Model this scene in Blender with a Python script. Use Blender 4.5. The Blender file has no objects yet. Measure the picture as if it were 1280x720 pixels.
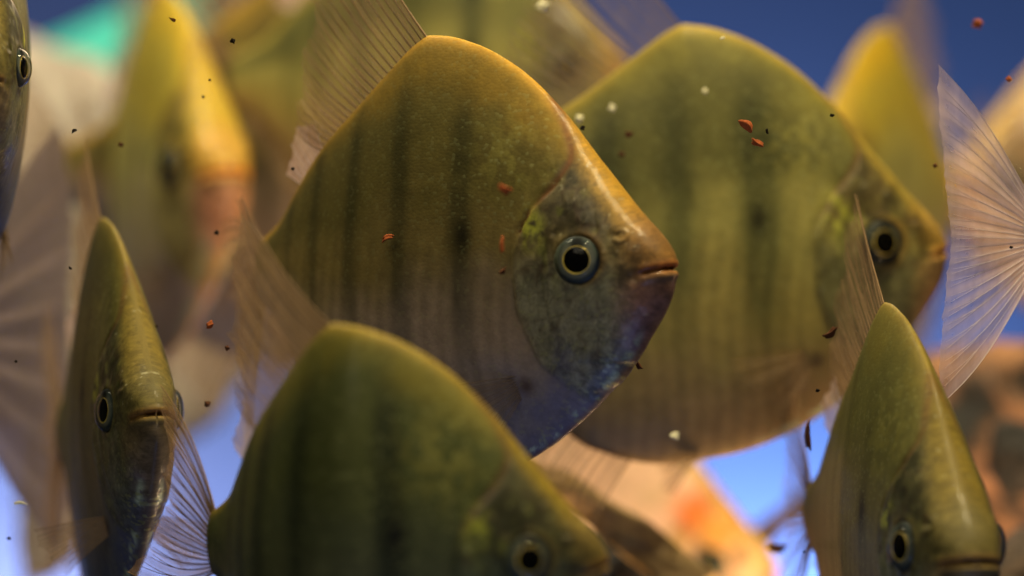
import bpy, bmesh, math, random
import numpy as np
from mathutils import Vector, Matrix, Euler

random.seed(7)
rng = np.random.default_rng(7)
scene = bpy.context.scene
COL = scene.collection
R = math.radians

# ------------------------------------------------------------------ camera
FOC = 0.60                       # metres from the lens to the sharp plane
FRAME_W = 0.2226                 # width of the frame in that plane
cam_d = bpy.data.cameras.new("camera")
cam = bpy.data.objects.new("camera", cam_d)
COL.objects.link(cam)
cam.location = (0, -FOC, 0)
cam.rotation_euler = (R(90), 0, 0)
cam_d.sensor_width = 36.0
cam_d.lens = 36.0 * FOC / FRAME_W
cam_d.clip_start = 0.01
cam_d.clip_end = 50
cam_d.dof.use_dof = True
cam_d.dof.focus_distance = FOC
cam_d.dof.aperture_fstop = 5.4
cam_d.dof.aperture_blades = 9
scene.camera = cam

def at(px, py, d):
    """the point seen at a pixel of the 1280x720 picture, d metres from the lens"""
    s = FRAME_W / 1280 * d / FOC
    return Vector(((px - 640) * s, d - FOC, (360 - py) * s))

# ------------------------------------------------------------------ world and lamps
world = bpy.data.worlds.new("World")
scene.world = world
world.use_nodes = True
bg = world.node_tree.nodes["Background"]
bg.inputs[0].default_value = (0.30, 0.28, 0.17, 1)
bg.inputs[1].default_value = 0.20

def area(name, loc, target, size, power, color, sy=None):
    l = bpy.data.lights.new(name, 'AREA')
    l.energy = power; l.color = color; l.size = size
    if sy: l.shape = 'RECTANGLE'; l.size_y = sy
    o = bpy.data.objects.new(name, l); COL.objects.link(o)
    o.location = loc
    o.rotation_euler = (Vector(target) - Vector(loc)).to_track_quat('-Z', 'Y').to_euler()
    return o

# warm tank lamp overhead, an added soft warm fill in front, a blue lamp low down
area('tank_and_fill_lamp', (0.22, -0.12, 0.62), (0, 0.08, 0), 0.15, 7.6, (1.0, 0.82, 0.46), 0.10)
area('tank_and_fill_lamp', (-0.26, 0.20, 0.55), (-0.06, 0.28, 0.0), 0.30, 3.0, (1.0, 0.92, 0.66), 0.15)  # added overhead fill that brightens the shaded rear-left fish
area('front_fill', (-0.25, -0.75, 0.55), (0, 0, 0), 0.50, 2.3, (1.0, 0.88, 0.60))
area('blue_lamp', (0.10, -0.28, -0.36), (0.0, 0.0, -0.04), 0.20, 0.36, (0.32, 0.44, 1.0))
area('rear_lamp', (0.05, 0.75, 0.40), (0, 0.1, -0.05), 0.35, 3.0, (1.0, 0.74, 0.45))

scene.view_settings.view_transform = 'Standard'
scene.view_settings.look = 'None'
scene.view_settings.exposure = -0.20
scene.view_settings.gamma = 1.0
scene.view_settings.use_curve_mapping = False
scene.render.engine = 'CYCLES'
cy = scene.cycles
cy.use_denoising = True
cy.max_bounces = 6
cy.transparent_max_bounces = 24
cy.sample_clamp_indirect = 4.0
cy.caustics_reflective = False
cy.caustics_refractive = False

# ------------------------------------------------------------------ helpers
def lerp(a, b, t): return a + (b - a) * t
def sst(e0, e1, x):
    t = np.clip((np.asarray(x, float) - e0) / (e1 - e0), 0, 1)
    return t * t * (3 - 2 * t)
def gauss(x, s): return np.exp(-(np.asarray(x) / s) ** 2)

def pchip(xs, ys):
    xs = np.array(xs, float); ys = np.array(ys, float)
    h = np.diff(xs); dl = np.diff(ys) / h
    m = np.zeros_like(ys); m[0] = dl[0]; m[-1] = dl[-1]
    for k in range(1, len(xs) - 1):
        if dl[k-1] * dl[k] > 0:
            w1 = 2*h[k] + h[k-1]; w2 = h[k] + 2*h[k-1]
            m[k] = (w1 + w2) / (w1/dl[k-1] + w2/dl[k])
    def f(x):
        x = np.clip(np.asarray(x, float), xs[0], xs[-1])
        k = np.clip(np.searchsorted(xs, x) - 1, 0, len(h) - 1)
        t = (x - xs[k]) / h[k]
        return ((2*t**3 - 3*t**2 + 1)*ys[k] + (t**3 - 2*t**2 + t)*h[k]*m[k]
                + (-2*t**3 + 3*t**2)*ys[k+1] + (t**3 - t**2)*h[k]*m[k+1])
    return f

def poly_dist(px, pz, pts):
    """distance to a polyline and the side of it (positive = towards the snout / left of travel)"""
    best = np.full(px.shape, 1e9); side = np.zeros(px.shape)
    for (ax, az), (bx, bz) in zip(pts[:-1], pts[1:]):
        dx, dz = bx - ax, bz - az
        t = np.clip(((px-ax)*dx + (pz-az)*dz) / (dx*dx + dz*dz), 0, 1)
        d = np.hypot(px - ax - t*dx, pz - az - t*dz)
        cr = dx*(pz-az) - dz*(px-ax)
        m = d < best
        best = np.where(m, d, best); side = np.where(m, np.sign(cr), side)
    return best, side

def smooth_poly(pts, n=40):
    p = np.array(pts, float); k = np.arange(len(p))
    fx, fz = pchip(k, p[:, 0]), pchip(k, p[:, 1])
    t = np.linspace(0, len(p) - 1, n)
    return list(zip(fx(t), fz(t)))

def noise2(x, z, scale, seed, octv=3):
    """small value noise for uneven pigment"""
    out = np.zeros(np.shape(x)); amp = 1; tot = 0
    for o in range(octv):
        r2 = np.random.default_rng(seed + o*17)
        g = r2.random((64, 64))
        xs = (np.asarray(x)*scale*(2**o)) % 63; zs = (np.asarray(z)*scale*(2**o)) % 63
        i = xs.astype(int); j = zs.astype(int); fx = xs - i; fz = zs - j
        fx = fx*fx*(3-2*fx); fz = fz*fz*(3-2*fz)
        i1 = (i+1) % 64; j1 = (j+1) % 64
        v = (g[i, j]*(1-fx) + g[i1, j]*fx)*(1-fz) + (g[i, j1]*(1-fx) + g[i1, j1]*fx)*fz
        out += amp*v; tot += amp; amp *= 0.5
    return out / tot

def mesh_obj(name, verts, faces, mat, parent=None, smooth=True, attrs=None):
    me = bpy.data.meshes.new(name)
    me.from_pydata([tuple(v) for v in verts], [], faces)
    if attrs:
        for an, arr in attrs.items():
            arr = np.asarray(arr, np.float32)
            if arr.shape[1] == 4:
                a = me.attributes.new(an, 'FLOAT_COLOR', 'POINT'); a.data.foreach_set('color', arr.ravel())
            else:
                a = me.attributes.new(an, 'FLOAT_VECTOR', 'POINT'); a.data.foreach_set('vector', arr.ravel())
    me.materials.append(mat)
    if smooth: me.polygons.foreach_set('use_smooth', [True]*len(me.polygons))
    me.update()
    o = bpy.data.objects.new(name, me); COL.objects.link(o)
    if parent: o.parent = parent
    return o

def tag(o, label, cat, group=None, kind=None):
    if label: o['label'] = label
    if cat: o['category'] = cat
    if group: o['group'] = group
    if kind: o['kind'] = kind
    return o

# ------------------------------------------------------------------ materials
class NT:
    def __init__(self, name):
        self.m = bpy.data.materials.new(name); self.m.use_nodes = True
        self.t = self.m.node_tree; self.t.nodes.clear()
        self.out = self.n('ShaderNodeOutputMaterial')
    def n(self, ty, **kw):
        nd = self.t.nodes.new(ty)
        for k, v in kw.items(): setattr(nd, k, v)
        return nd
    def l(self, a, b): self.t.links.new(a, b)
    def math(self, op, a, b=None, clamp=False):
        nd = self.n('ShaderNodeMath', operation=op, use_clamp=clamp)
        for i, v in enumerate((a, b)):
            if v is None: continue
            if isinstance(v, (int, float)): nd.inputs[i].default_value = v
            else: self.l(v, nd.inputs[i])
        return nd.outputs[0]
    def mix(self, f, a, b, mode='MIX'):
        nd = self.n('ShaderNodeMix', data_type='RGBA', blend_type=mode)
        for i, v in ((0, f), (6, a), (7, b)):
            if isinstance(v, (int, float)): nd.inputs[i].default_value = v
            elif isinstance(v, tuple): nd.inputs[i].default_value = (*v, 1) if len(v) == 3 else v
            else: self.l(v, nd.inputs[i])
        return nd.outputs[2]
    def ramp(self, f, stops):
        nd = self.n('ShaderNodeValToRGB'); e = nd.color_ramp.elements
        while len(e) < len(stops): e.new(0.5)
        for el, (p, c) in zip(e, stops):
            el.position = p; el.color = (*c, 1) if len(c) == 3 else c
        self.l(f, nd.inputs[0]); return nd.outputs[0]
    def noise(self, vec, scale, detail=4, rough=0.55, dist=0.0):
        nd = self.n('ShaderNodeTexNoise')
        nd.inputs['Scale'].default_value = scale; nd.inputs['Detail'].default_value = detail
        nd.inputs['Roughness'].default_value = rough; nd.inputs['Distortion'].default_value = dist
        if vec is not None: self.l(vec, nd.inputs['Vector'])
        return nd
    def bsdf(self, **kw):
        b = self.n('ShaderNodeBsdfPrincipled')
        for k, v in kw.items():
            s = b.inputs[k.replace('_', ' ')]
            if hasattr(v, 'links') or hasattr(v, 'is_linked'): self.l(v, s)
            elif isinstance(v, tuple): s.default_value = (*v, 1) if len(v) == 3 else v
            else: s.default_value = v
        return b

def skin_material(name):
    """wet fish skin: pigment comes per vertex, scales and sheen from nodes in the fish's own rest space"""
    k = NT(name)
    col = k.n('ShaderNodeAttribute', attribute_name='pigment')
    ms = k.n('ShaderNodeAttribute', attribute_name='skin')       # R scale strength, G silver, B wetness
    rest = k.n('ShaderNodeAttribute', attribute_name='rest')
    sep = k.n('ShaderNodeSeparateColor'); k.l(ms.outputs['Color'], sep.inputs[0])
    # scales: small overlapping cells, longer than tall
    mp = k.n('ShaderNodeMapping'); k.l(rest.outputs['Vector'], mp.inputs['Vector'])
    mp.inputs['Scale'].default_value = (150, 1, 190)
    vo = k.n('ShaderNodeTexVoronoi', feature='F1'); k.l(mp.outputs[0], vo.inputs['Vector'])
    vo.inputs['Scale'].default_value = 1.0; vo.inputs['Randomness'].default_value = 0.85
    vr = k.n('ShaderNodeSeparateColor'); k.l(vo.outputs['Color'], vr.inputs[0])
    n1 = k.noise(rest.outputs['Vector'], 26, 5, 0.6)
    n2 = k.noise(rest.outputs['Vector'], 240, 3, 0.6)
    f1 = k.math('MULTIPLY_ADD', n1.outputs[0], 0.75); k.t.nodes[-1].inputs[2].default_value = 0.62
    f2 = k.math('MULTIPLY_ADD', n2.outputs[0], 0.20); k.t.nodes[-1].inputs[2].default_value = 0.90
    cell = k.math('MULTIPLY_ADD', vr.outputs[0], 0.14); k.t.nodes[-1].inputs[2].default_value = 0.93
    cellm = k.math('ADD', 1.0, k.math('MULTIPLY', k.math('SUBTRACT', cell, 1.0), sep.outputs[0]))
    bare = k.math('SUBTRACT', 1.0, sep.outputs[0], True)          # skin without scales
    n3 = k.noise(rest.outputs['Vector'], 85, 5, 0.65, 0.8)
    f3 = k.math('ADD', 1.0, k.math('MULTIPLY', k.math('MULTIPLY', k.math('SUBTRACT', n3.outputs[0], 0.5), 2.2), bare))
    f = k.math('MULTIPLY', k.math('MULTIPLY', k.math('MULTIPLY', f1, f2), cellm), f3)
    sc = k.n('ShaderNodeVectorMath', operation='SCALE')
    k.l(col.outputs['Color'], sc.inputs[0]); k.l(f, sc.inputs['Scale'])
    # guanine flecks: single scales that mirror
    fl = k.math('MULTIPLY', k.math('GREATER_THAN', vr.outputs[1], 0.90), sep.outputs[1], True)
    met = k.math('ADD', k.math('MULTIPLY', sep.outputs[1], 0.35), k.math('MULTIPLY', fl, 0.5), True)
    base = k.mix(k.math('MULTIPLY', fl, 0.40), sc.outputs[0], (0.42, 0.44, 0.20))
    rgh = k.math('SUBTRACT', 0.60, k.math('MULTIPLY', sep.outputs[2], 0.12))
    bh = k.math('ADD', k.math('MULTIPLY', k.math('SUBTRACT', 1.0, vo.outputs['Distance']), sep.outputs[0]),
                k.math('ADD', k.math('MULTIPLY', n2.outputs[0], 0.25), k.math('MULTIPLY', k.math('MULTIPLY', n3.outputs[0], 8.0), bare)))
    bp = k.n('ShaderNodeBump'); bp.inputs['Strength'].default_value = 0.06
    bp.inputs['Distance'].default_value = 0.0006
    k.l(bh, bp.inputs['Height'])
    b = k.bsdf(Base_Color=base, Metallic=met, Roughness=rgh)
    b.inputs['Specular IOR Level'].default_value = 0.20
    b.inputs['Subsurface Weight'].default_value = 0.18
    b.inputs['Subsurface Radius'].default_value = (1.0, 0.7, 0.35)
    b.inputs['Subsurface Scale'].default_value = 0.003
    k.l(k.math('MULTIPLY', sep.outputs[2], 0.30), b.inputs['Coat Weight'])
    b.inputs['Coat Roughness'].default_value = 0.07
    k.l(bp.outputs[0], b.inputs['Normal']); k.l(bp.outputs[0], b.inputs['Coat Normal'])
    k.l(b.outputs[0], k.out.inputs[0])
    return k.m

def fin_material(name, colr, alpha0=0.75, alpha1=0.34, nray=18):
    k = NT(name)
    at_ = k.n('ShaderNodeAttribute', attribute_name='fin')        # x along the ray, y across
    sep = k.n('ShaderNodeSeparateXYZ'); k.l(at_.outputs['Vector'], sep.inputs[0])
    nz = k.noise(at_.outputs['Vector'], 7, 4)
    w = k.math('SINE', k.math('MULTIPLY', sep.outputs[1], nray*2*math.pi))
    w = k.math('MULTIPLY_ADD', w, 0.10); k.t.nodes[-1].inputs[2].default_value = 0.0
    a = k.math('ADD', alpha0, k.math('MULTIPLY', sep.outputs[0], alpha1 - alpha0))
    a = k.math('ADD', k.math('ADD', a, w), k.math('MULTIPLY', k.math('SUBTRACT', nz.outputs[0], 0.5), 0.35), True)
    c = k.mix(nz.outputs[0], tuple(x*0.75 for x in colr), tuple(min(1, x*1.2) for x in colr))
    b = k.bsdf(Base_Color=c, Roughness=0.42)
    b.inputs['Specular IOR Level'].default_value = 0.3
    tl = k.n('ShaderNodeBsdfTranslucent'); k.l(c, tl.inputs[0])
    tr = k.n('ShaderNodeBsdfTransparent'); tr.inputs[0].default_value = (1, 0.98, 0.96, 1)
    m1 = k.n('ShaderNodeMixShader'); m1.inputs[0].default_value = 0.5
    k.l(b.outputs[0], m1.inputs[1]); k.l(tl.outputs[0], m1.inputs[2])
    m2 = k.n('ShaderNodeMixShader'); k.l(a, m2.inputs[0])
    k.l(tr.outputs[0], m2.inputs[1]); k.l(m1.outputs[0], m2.inputs[2])
    k.l(m2.outputs[0], k.out.inputs[0])
    return k.m

def plain(name, colr, rough=0.5, metal=0.0, spec=0.4, nscale=0, namp=0.4, emit=None, coat=0.0):
    k = NT(name)
    if nscale:
        tc = k.n('ShaderNodeTexCoord')
        nz = k.noise(tc.outputs['Object'], nscale, 5, 0.6)
        c = k.mix(nz.outputs[0], tuple(x*(1-namp) for x in colr), tuple(min(1, x*(1+namp)) for x in colr))
    else: c = colr
    b = k.bsdf(Base_Color=c, Roughness=rough, Metallic=metal)
    b.inputs['Specular IOR Level'].default_value = spec
    b.inputs['Coat Weight'].default_value = coat
    b.inputs['Coat Roughness'].default_value = 0.04
    if emit:
        b.inputs['Emission Color'].default_value = (*emit[0], 1); b.inputs['Emission Strength'].default_value = emit[1]
    k.l(b.outputs[0], k.out.inputs[0])
    return k.m

def cornea_material():
    k = NT('cornea_clear')
    tr = k.n('ShaderNodeBsdfTransparent'); gl = k.n('ShaderNodeBsdfGlossy'); gl.inputs['Roughness'].default_value = 0.04
    fr = k.n('ShaderNodeFresnel'); fr.inputs['IOR'].default_value = 1.18
    mx = k.n('ShaderNodeMixShader'); k.l(fr.outputs[0], mx.inputs[0])
    k.l(tr.outputs[0], mx.inputs[1]); k.l(gl.outputs[0], mx.inputs[2]); k.l(mx.outputs[0], k.out.inputs[0])
    return k.m

def iris_material():
    k = NT('iris')
    col = k.n('ShaderNodeAttribute', attribute_name='pigment')
    nz = k.noise(None, 900, 3, 0.6)
    tc = k.n('ShaderNodeTexCoord'); k.l(tc.outputs['Object'], nz.inputs['Vector'])
    f = k.math('MULTIPLY_ADD', nz.outputs[0], 0.7); k.t.nodes[-1].inputs[2].default_value = 0.65
    sc = k.n('ShaderNodeVectorMath', operation='SCALE')
    k.l(col.outputs['Color'], sc.inputs[0]); k.l(f, sc.inputs['Scale'])
    b = k.bsdf(Base_Color=sc.outputs[0], Metallic=0.15, Roughness=0.5)
    b.inputs['Specular IOR Level'].default_value = 0.15
    b.inputs['Coat Weight'].default_value = 0.04; b.inputs['Coat Roughness'].default_value = 0.05
    k.l(b.outputs[0], k.out.inputs[0])
    return k.m

M_SKIN = skin_material('fish_skin')
M_IRIS = iris_material()
M_CORNEA = cornea_material()
M_PUPIL = plain('pupil_black', (0.0015, 0.0015, 0.0015), 0.06, spec=0.05)
M_GOLD = plain('pupil_ring_gold', (0.90, 0.68, 0.12), 0.3, 0.3)
M_RIM = plain('eye_rim', (0.10, 0.06, 0.02), 0.35, 0.1, nscale=300)
M_FIN = fin_material('fin_membrane_brown', (0.46, 0.31, 0.18), 0.50, 0.24)
M_FIN_PINK = fin_material('fin_membrane_pink', (0.66, 0.52, 0.58), 0.62, 0.46)
M_FIN_DENSE = fin_material('fin_membrane_tan', (0.46, 0.31, 0.19), 0.72, 0.40)
M_FIN_MAUVE = fin_material('fin_membrane_mauve', (0.34, 0.27, 0.26), 0.97, 0.90, 0)
M_FIN_CLEAR = fin_material('fin_membrane_clear', (0.40, 0.30, 0.20), 0.30, 0.10)
M_RAY_CLEAR = fin_material('fin_ray_clear', (0.34, 0.24, 0.14), 0.45, 0.35)
M_FIN_PALE = fin_material('fin_membrane_pale', (0.75, 0.55, 0.48), 0.80, 0.55)
M_RAY = plain('fin_ray_brown', (0.20, 0.12, 0.055), 0.5, spec=0.2)
M_RAY_PALE = plain('fin_ray_pale', (0.50, 0.42, 0.46), 0.45, spec=0.3)
M_LIP = plain('lip', (0.30, 0.10, 0.035), 0.3, spec=0.5, nscale=400, coat=0.3)

# ------------------------------------------------------------------ the fish
# rest space, in body lengths: u = distance behind the snout, z = height above the mouth line
_top = pchip([0, .07, .12, .18, .26, .38, .47, .56, .635, .685, .708, .728, .775, .825, .883, .927, .96, 1.0],
             [.010, .031, .048, .070, .106, .196, .288, .368, .414, .431, .433, .420, .366, .304, .232, .158, .098, .062])
_top_u = lambda u: _top(np.sqrt(np.clip(u, 0, 1)))
_bot = pchip([0, .07, .12, .18, .26, .36, .46, .56, .65, .74, .82, .89, .94, .97, 1.0],
             [-.020, -.048, -.068, -.098, -.150, -.222, -.292, -.352, -.388, -.402, -.372, -.265, -.150, -.085, -.058])
_bot_u = lambda u: _bot(np.sqrt(np.clip(u, 0, 1)))
_wid = pchip([0, .07, .14, .22, .32, .42, .52, .62, .71, .80, .89, .95, 1.0],
             [.002, .023, .041, .057, .072, .080, .083, .083, .078, .060, .036, .022, .014])
_wid_u = lambda u: _wid(np.sqrt(np.clip(u, 0, 1)))
EYE_U, EYE_Z, EYE_R = .148, .018, .043

OPERC = smooth_poly([(.195, .155), (.245, .105), (.278, .030), (.272, -.070), (.232, -.165), (.160, -.225), (.115, -.205)], 40)
PREOP = smooth_poly([(.205, .055), (.218, -.010), (.205, -.085), (.160, -.150), (.10, -.150)], 30)
NAPE = smooth_poly([(.245, .315), (.205, .255), (.182, .200), (.205, .150), (.245, .100), (.262, .070)], 30)
BARS = [(.388, .019, 1.0), (.520, .018, .90), (.642, .017, .85), (.757, .016, .7), (.855, .014, .5)]

def half_width(u, z):
    t, b, w = _top_u(u), _bot_u(u), _wid_u(u)
    zw = np.clip(0.015, b + .35*(t-b), b + .75*(t-b))
    q = np.where(z >= zw, (z-zw)/np.maximum(t-zw, 1e-6), (zw-z)/np.maximum(zw-b, 1e-6))
    q = np.clip(q, 0, 1)
    return w * (1 - q**lerp(2.5, 1.75, sst(.08, .30, u)))**lerp(.62, .72, sst(.08, .30, u))

PAL = {
 'olive':  dict(back=(.245, .150, .014), upper=(.120, .096, .022), mid=(.205, .150, .046), low=(.300, .222, .160), belly=(.185, .172, .215), ridge=(.46, .255, .022), face=(.190, .095, .026), chin=(.16, .066, .042), cheek=(.165, .172, .112), bars=.52, blue=.40),
 'brown':  dict(back=(.150, .120, .020), upper=(.112, .104, .026), mid=(.128, .108, .036), low=(.170, .130, .062), belly=(.090, .100, .150), ridge=(.20, .145, .022), face=(.125, .100, .028), chin=(.12, .085, .045), cheek=(.095, .102, .056), bars=.40, blue=.40),
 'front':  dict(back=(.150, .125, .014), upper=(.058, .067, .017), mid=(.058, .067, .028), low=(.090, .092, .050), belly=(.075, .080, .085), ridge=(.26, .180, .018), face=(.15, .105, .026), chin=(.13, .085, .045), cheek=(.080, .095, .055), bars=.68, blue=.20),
 'green':  dict(back=(.190, .165, .026), upper=(.105, .100, .026), mid=(.265, .238, .066), low=(.300, .235, .062), belly=(.300, .195, .075), ridge=(.34, .245, .035), face=(.32, .190, .036), chin=(.26, .140, .055), cheek=(.095, .098, .045), bars=.60, blue=.06),
 'yellow': dict(back=(.620, .390, .018), upper=(.470, .360, .045), mid=(.400, .360, .110), low=(.420, .360, .200), belly=(.420, .340, .280), ridge=(.56, .37, .030), face=(.52, .290, .050), chin=(.58, .260, .120), cheek=(.42, .36, .10), bars=.40, blue=.06),
 'pale':   dict(back=(.620, .430, .200), upper=(.680, .460, .330), mid=(.720, .470, .340), low=(.720, .440, .270), belly=(.700, .440, .300), ridge=(.72, .46, .120), face=(.76, .460, .180), chin=(.70, .380, .190), cheek=(.70, .42, .22), bars=.10, blue=.05),
}

def pigment(u, z, sy, pal, seed, barf=1.0):
    P = {k: np.array(v) if isinstance(v, tuple) else v for k, v in PAL[pal].items()}
    t, b = _top_u(u), _bot_u(u)
    h = (z - b) / (t - b + 1e-6)
    wob = (noise2(u + 3, z + 3, 9, seed) - .5)
    hh = h + .16*wob
    def mixc(c, d, f): return c + (d - c) * f[:, None]
    c = np.tile(P['belly'], (len(u), 1))
    c = mixc(c, P['low'], sst(.08, .34, hh))
    c = mixc(c, P['mid'], sst(.32, .56, hh))
    c = mixc(c, P['upper'], sst(.56, .74, hh))
    c = mixc(c, P['back'], sst(.84, .98, hh)*.75)
    dtop = t - z; dbot = z - b
    # bars
    body = sst(.26, .31, u)
    zz = z + .02*np.sin(u*40 + seed)
    rb = np.random.default_rng(seed + 400)
    for bu, bw, s in BARS:
        if seed != 3: bu, bw, s = bu + rb.uniform(-.016, .016), bw*rb.uniform(.8, 1.35), s*rb.uniform(.6, 1.15)
        cx = bu + .03*(zz - .05) + .010*(noise2(zz + 5, u*0 + bu, 8, seed + 5) - .5)
        m = gauss(u - cx, bw*(1.55 if pal == 'green' else 1.25)) * sst(-.30, .02, z) * (1 - .75*sst(.20, .36, z)) * s * body
        m = np.clip(m*1.3, 0, 1) * (1 - P['bars']*0)
        c = c * (1 - (P['bars'] * barf * m)[:, None] * np.array([1, .93, .9]))
    sp = gauss(np.hypot((u - .382)/.8, (z - .062)/1.5), .026)
    c = c * (1 - .82*sp)[:, None]
    # gilded shoulder scales
    sh = gauss(u - .30, .07) * gauss(z - .20, .08) * sst(.45, .62, noise2(u, z, 55, seed + 9))
    c = mixc(c, np.array([.30, .27, .06]), .35*sh)
    # vertical muscle streaks low on the flank
    st = np.sin(u*190 + 2*np.sin(z*14))
    c = c * (1 + .10*st*body*(1 - sst(-.02, .12, z)))[:, None]
    # gold ridge of the back, with the backlit rim painted in
    rw = np.where(u < .5, .016, .017)
    c = mixc(c, P['ridge'], gauss(dtop, rw) * sst(.03, .10, u) * (1 - .35*sst(.50, .56, u)))
    # head in front of the nape line
    dn, sn = poly_dist(u, z, NAPE)
    do, so = poly_dist(u, z, OPERC)
    dp, spp = poly_dist(u, z, PREOP)
    nape_u = np.interp(z, [.02, .070, .100, .150, .200, .255, .315], [.28, .262, .245, .205, .182, .205, .245])
    op_u = np.interp(z, [-.30, -.225, -.165, -.07, .03, .105, .155], [.05, .16, .232, .272, .278, .245, .195])
    lim = np.where(z > .07, nape_u, op_u)
    head = 1 - sst(-.018, .014, u - lim)
    face = head * sst(-.02, .10, z) 
    c = mixc(c, P['face']*.16 + P['cheek']*.30, .85*face)
    # gilded forehead: widens towards the snout
    fw = .012 + .024*sst(.30, .10, u)
    c = mixc(c, P['ridge']*.85, head * gauss(np.maximum(dtop - .006, 0), fw) * sst(.02, .07, u))
    cheek = head * (1 - sst(-.03, .06, z)) * sst(.04, .10, u)
    c = mixc(c, P['cheek'], .8*cheek)
    snout = (1 - sst(.035, .105, u))
    c = mixc(c, P['face'], .85*snout * sst(-.03, .02, z))
    c = mixc(c, P['chin'], .85*snout * (1 - sst(-.03, .01, z)))
    c = mixc(c, P['face']*np.array([1.7, 1.0, .9]), .8*gauss(z - .004 + .26*np.clip(u, 0, .1) - .004, .010)*(1 - sst(.03, .055, u)))
    # glints painted into the bare head as silver flecks, and green-gold streaks
    head_glint = head*sst(.80, .90, noise2(u*1.3 + 7, z*1.3 + 7, 110, seed + 81, 2))*sst(.02, .05, u)
    c = mixc(c, np.array([.46, .44, .28]), .40*head_glint)
    gg = head*sst(.58, .72, noise2(u + 6, z*.6 + 6, 48, seed + 83))*gauss(np.hypot(u - .20, z - .06), .07)
    c = mixc(c, np.array([.34, .36, .07]), .5*gg)
    mot = sst(.42, .62, noise2(u*1.2 + 1, z + 1, 38, seed + 51))
    c = c * (1 - .42*mot*head*sst(.0, .03, z + .05)*sst(.02, .07, dtop))[:, None]
    ck = noise2(u*1.4 + 11, z*.8 + 11, 30, seed + 91, 4)
    c = c * (1 + head*.9*(ck - .5)*sst(.015, .06, dtop))[:, None]
    vein = head*gauss(noise2(u*.9 + 15, z*1.2 + 15, 26, seed + 93, 2) - .5, .035)*sst(.05, .09, u)*sst(.02, .06, dtop)
    c = mixc(c, np.array([.05, .022, .014]), .45*vein)
    # ring of orange skin round the eye
    de = np.hypot(u - EYE_U, z - EYE_Z)
    c = mixc(c, P['face']*.8, .65*gauss(np.maximum(de - EYE_R, 0), .012) * sst(.17, .11, u))
    # red-brown nape line, gill cover edge
    c = mixc(c, np.array([.14, .045, .014]), (.70 if pal == 'olive' else .35)*gauss(dn, .006))
    gn = sst(.35, .65, noise2(u + 2, z + 5, 18, seed + 71))
    c = mixc(c, c*.72, .8*gn*gauss(do, .008) * (z < .1))
    c = mixc(c, c*.85, .6*gauss(dp, .006))
    # green-gold shine behind the eye
    g = gauss(u - .238, .020)*gauss(z - .072, .030)*sst(.42, .60, noise2(u, z, 60, seed + 3))
    c = mixc(c, np.array([.50, .52, .06]) * (1 if pal != 'front' else .7), .9*g)
    # blue guanine along the breast and throat, its bluish reflection painted in
    br = gauss(dbot, .05) * sst(.03, .08, u) * (1 - sst(.34, .50, u))
    pt = sst(.38, .62, noise2(u, z, 22, seed + 21))
    c = mixc(c, np.array([.045, .055, .20]), P['blue']*(.35*br + .85*br*pt).clip(0, 1))
    br2 = gauss(dbot - .10, .07) * gauss(u - .24, .12)
    c = mixc(c, np.array([.05, .07, .26]), P['blue']*.8*br2*sst(.40, .66, noise2(u, z, 16, seed + 31)))
    rim = gauss(dbot, .007)*sst(.02, .06, u)
    c = mixc(c, P['chin']*.7, .7*rim)
    gl = gauss(dbot - .014, .007)*sst(.04, .08, u)*(1 - sst(.30, .40, u))*sst(.46, .60, noise2(u, z, 75, seed + 41))  # pale glints painted into the colour along the throat edge
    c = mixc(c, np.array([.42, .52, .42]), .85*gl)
    # dark base of the breast fin
    c = mixc(c, np.array([.05, .025, .02]), .8*gauss(np.hypot(u - .265, (z + .205)*1.1), .018))
    scale = (1 - head) * .9 + .05
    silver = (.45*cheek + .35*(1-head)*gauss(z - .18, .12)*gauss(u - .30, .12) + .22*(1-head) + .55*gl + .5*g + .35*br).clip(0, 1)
    wet = (.22 + (.08 if pal == 'brown' else .30)*head + .15*br + .5*head_glint + .5*head*sst(.55, .7, noise2(u, z, 90, seed + 61))).clip(0, 1)
    wet = wet*(.35 + .65*sst(.0, .07, dtop))
    return np.clip(c, .004, .9), np.stack([scale, silver, wet], 1)

def make_pose(bend_deg, u0=.30, power=1.0, recurve=0.0, deep=1.0, slim=1.0):
    """centre line that curls away to one side behind u0"""
    n = 400
    us = np.linspace(-.05, 1.6, n)
    ang = np.radians(bend_deg) * np.clip((us - u0) / (1 - u0), 0, 1.25)**power
    ang = ang - np.radians(recurve) * np.clip((us - .84) / .26, 0, 1)
    du = us[1] - us[0]
    xs = np.concatenate([[0], np.cumsum(-np.cos((ang[1:] + ang[:-1])/2)*du)])
    ys = np.concatenate([[0], np.cumsum(np.sin((ang[1:] + ang[:-1])/2)*du)])
    k0 = np.interp(0, us, np.arange(n)); xs -= np.interp(k0, np.arange(n), xs); ys -= np.interp(k0, np.arange(n), ys)
    def f(p):
        p = np.asarray(p, float)
        u, y, z = p[:, 0], p[:, 1]*slim, p[:, 2]
        a = np.interp(u, us, ang)
        return np.stack([np.interp(u, us, xs) + y*np.sin(a), np.interp(u, us, ys) + y*np.cos(a), z*deep], 1)
    return f
# rest point = (u, y, z); posed space: x forward (snout at 0, tail at -1), y to the fish's left

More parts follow.
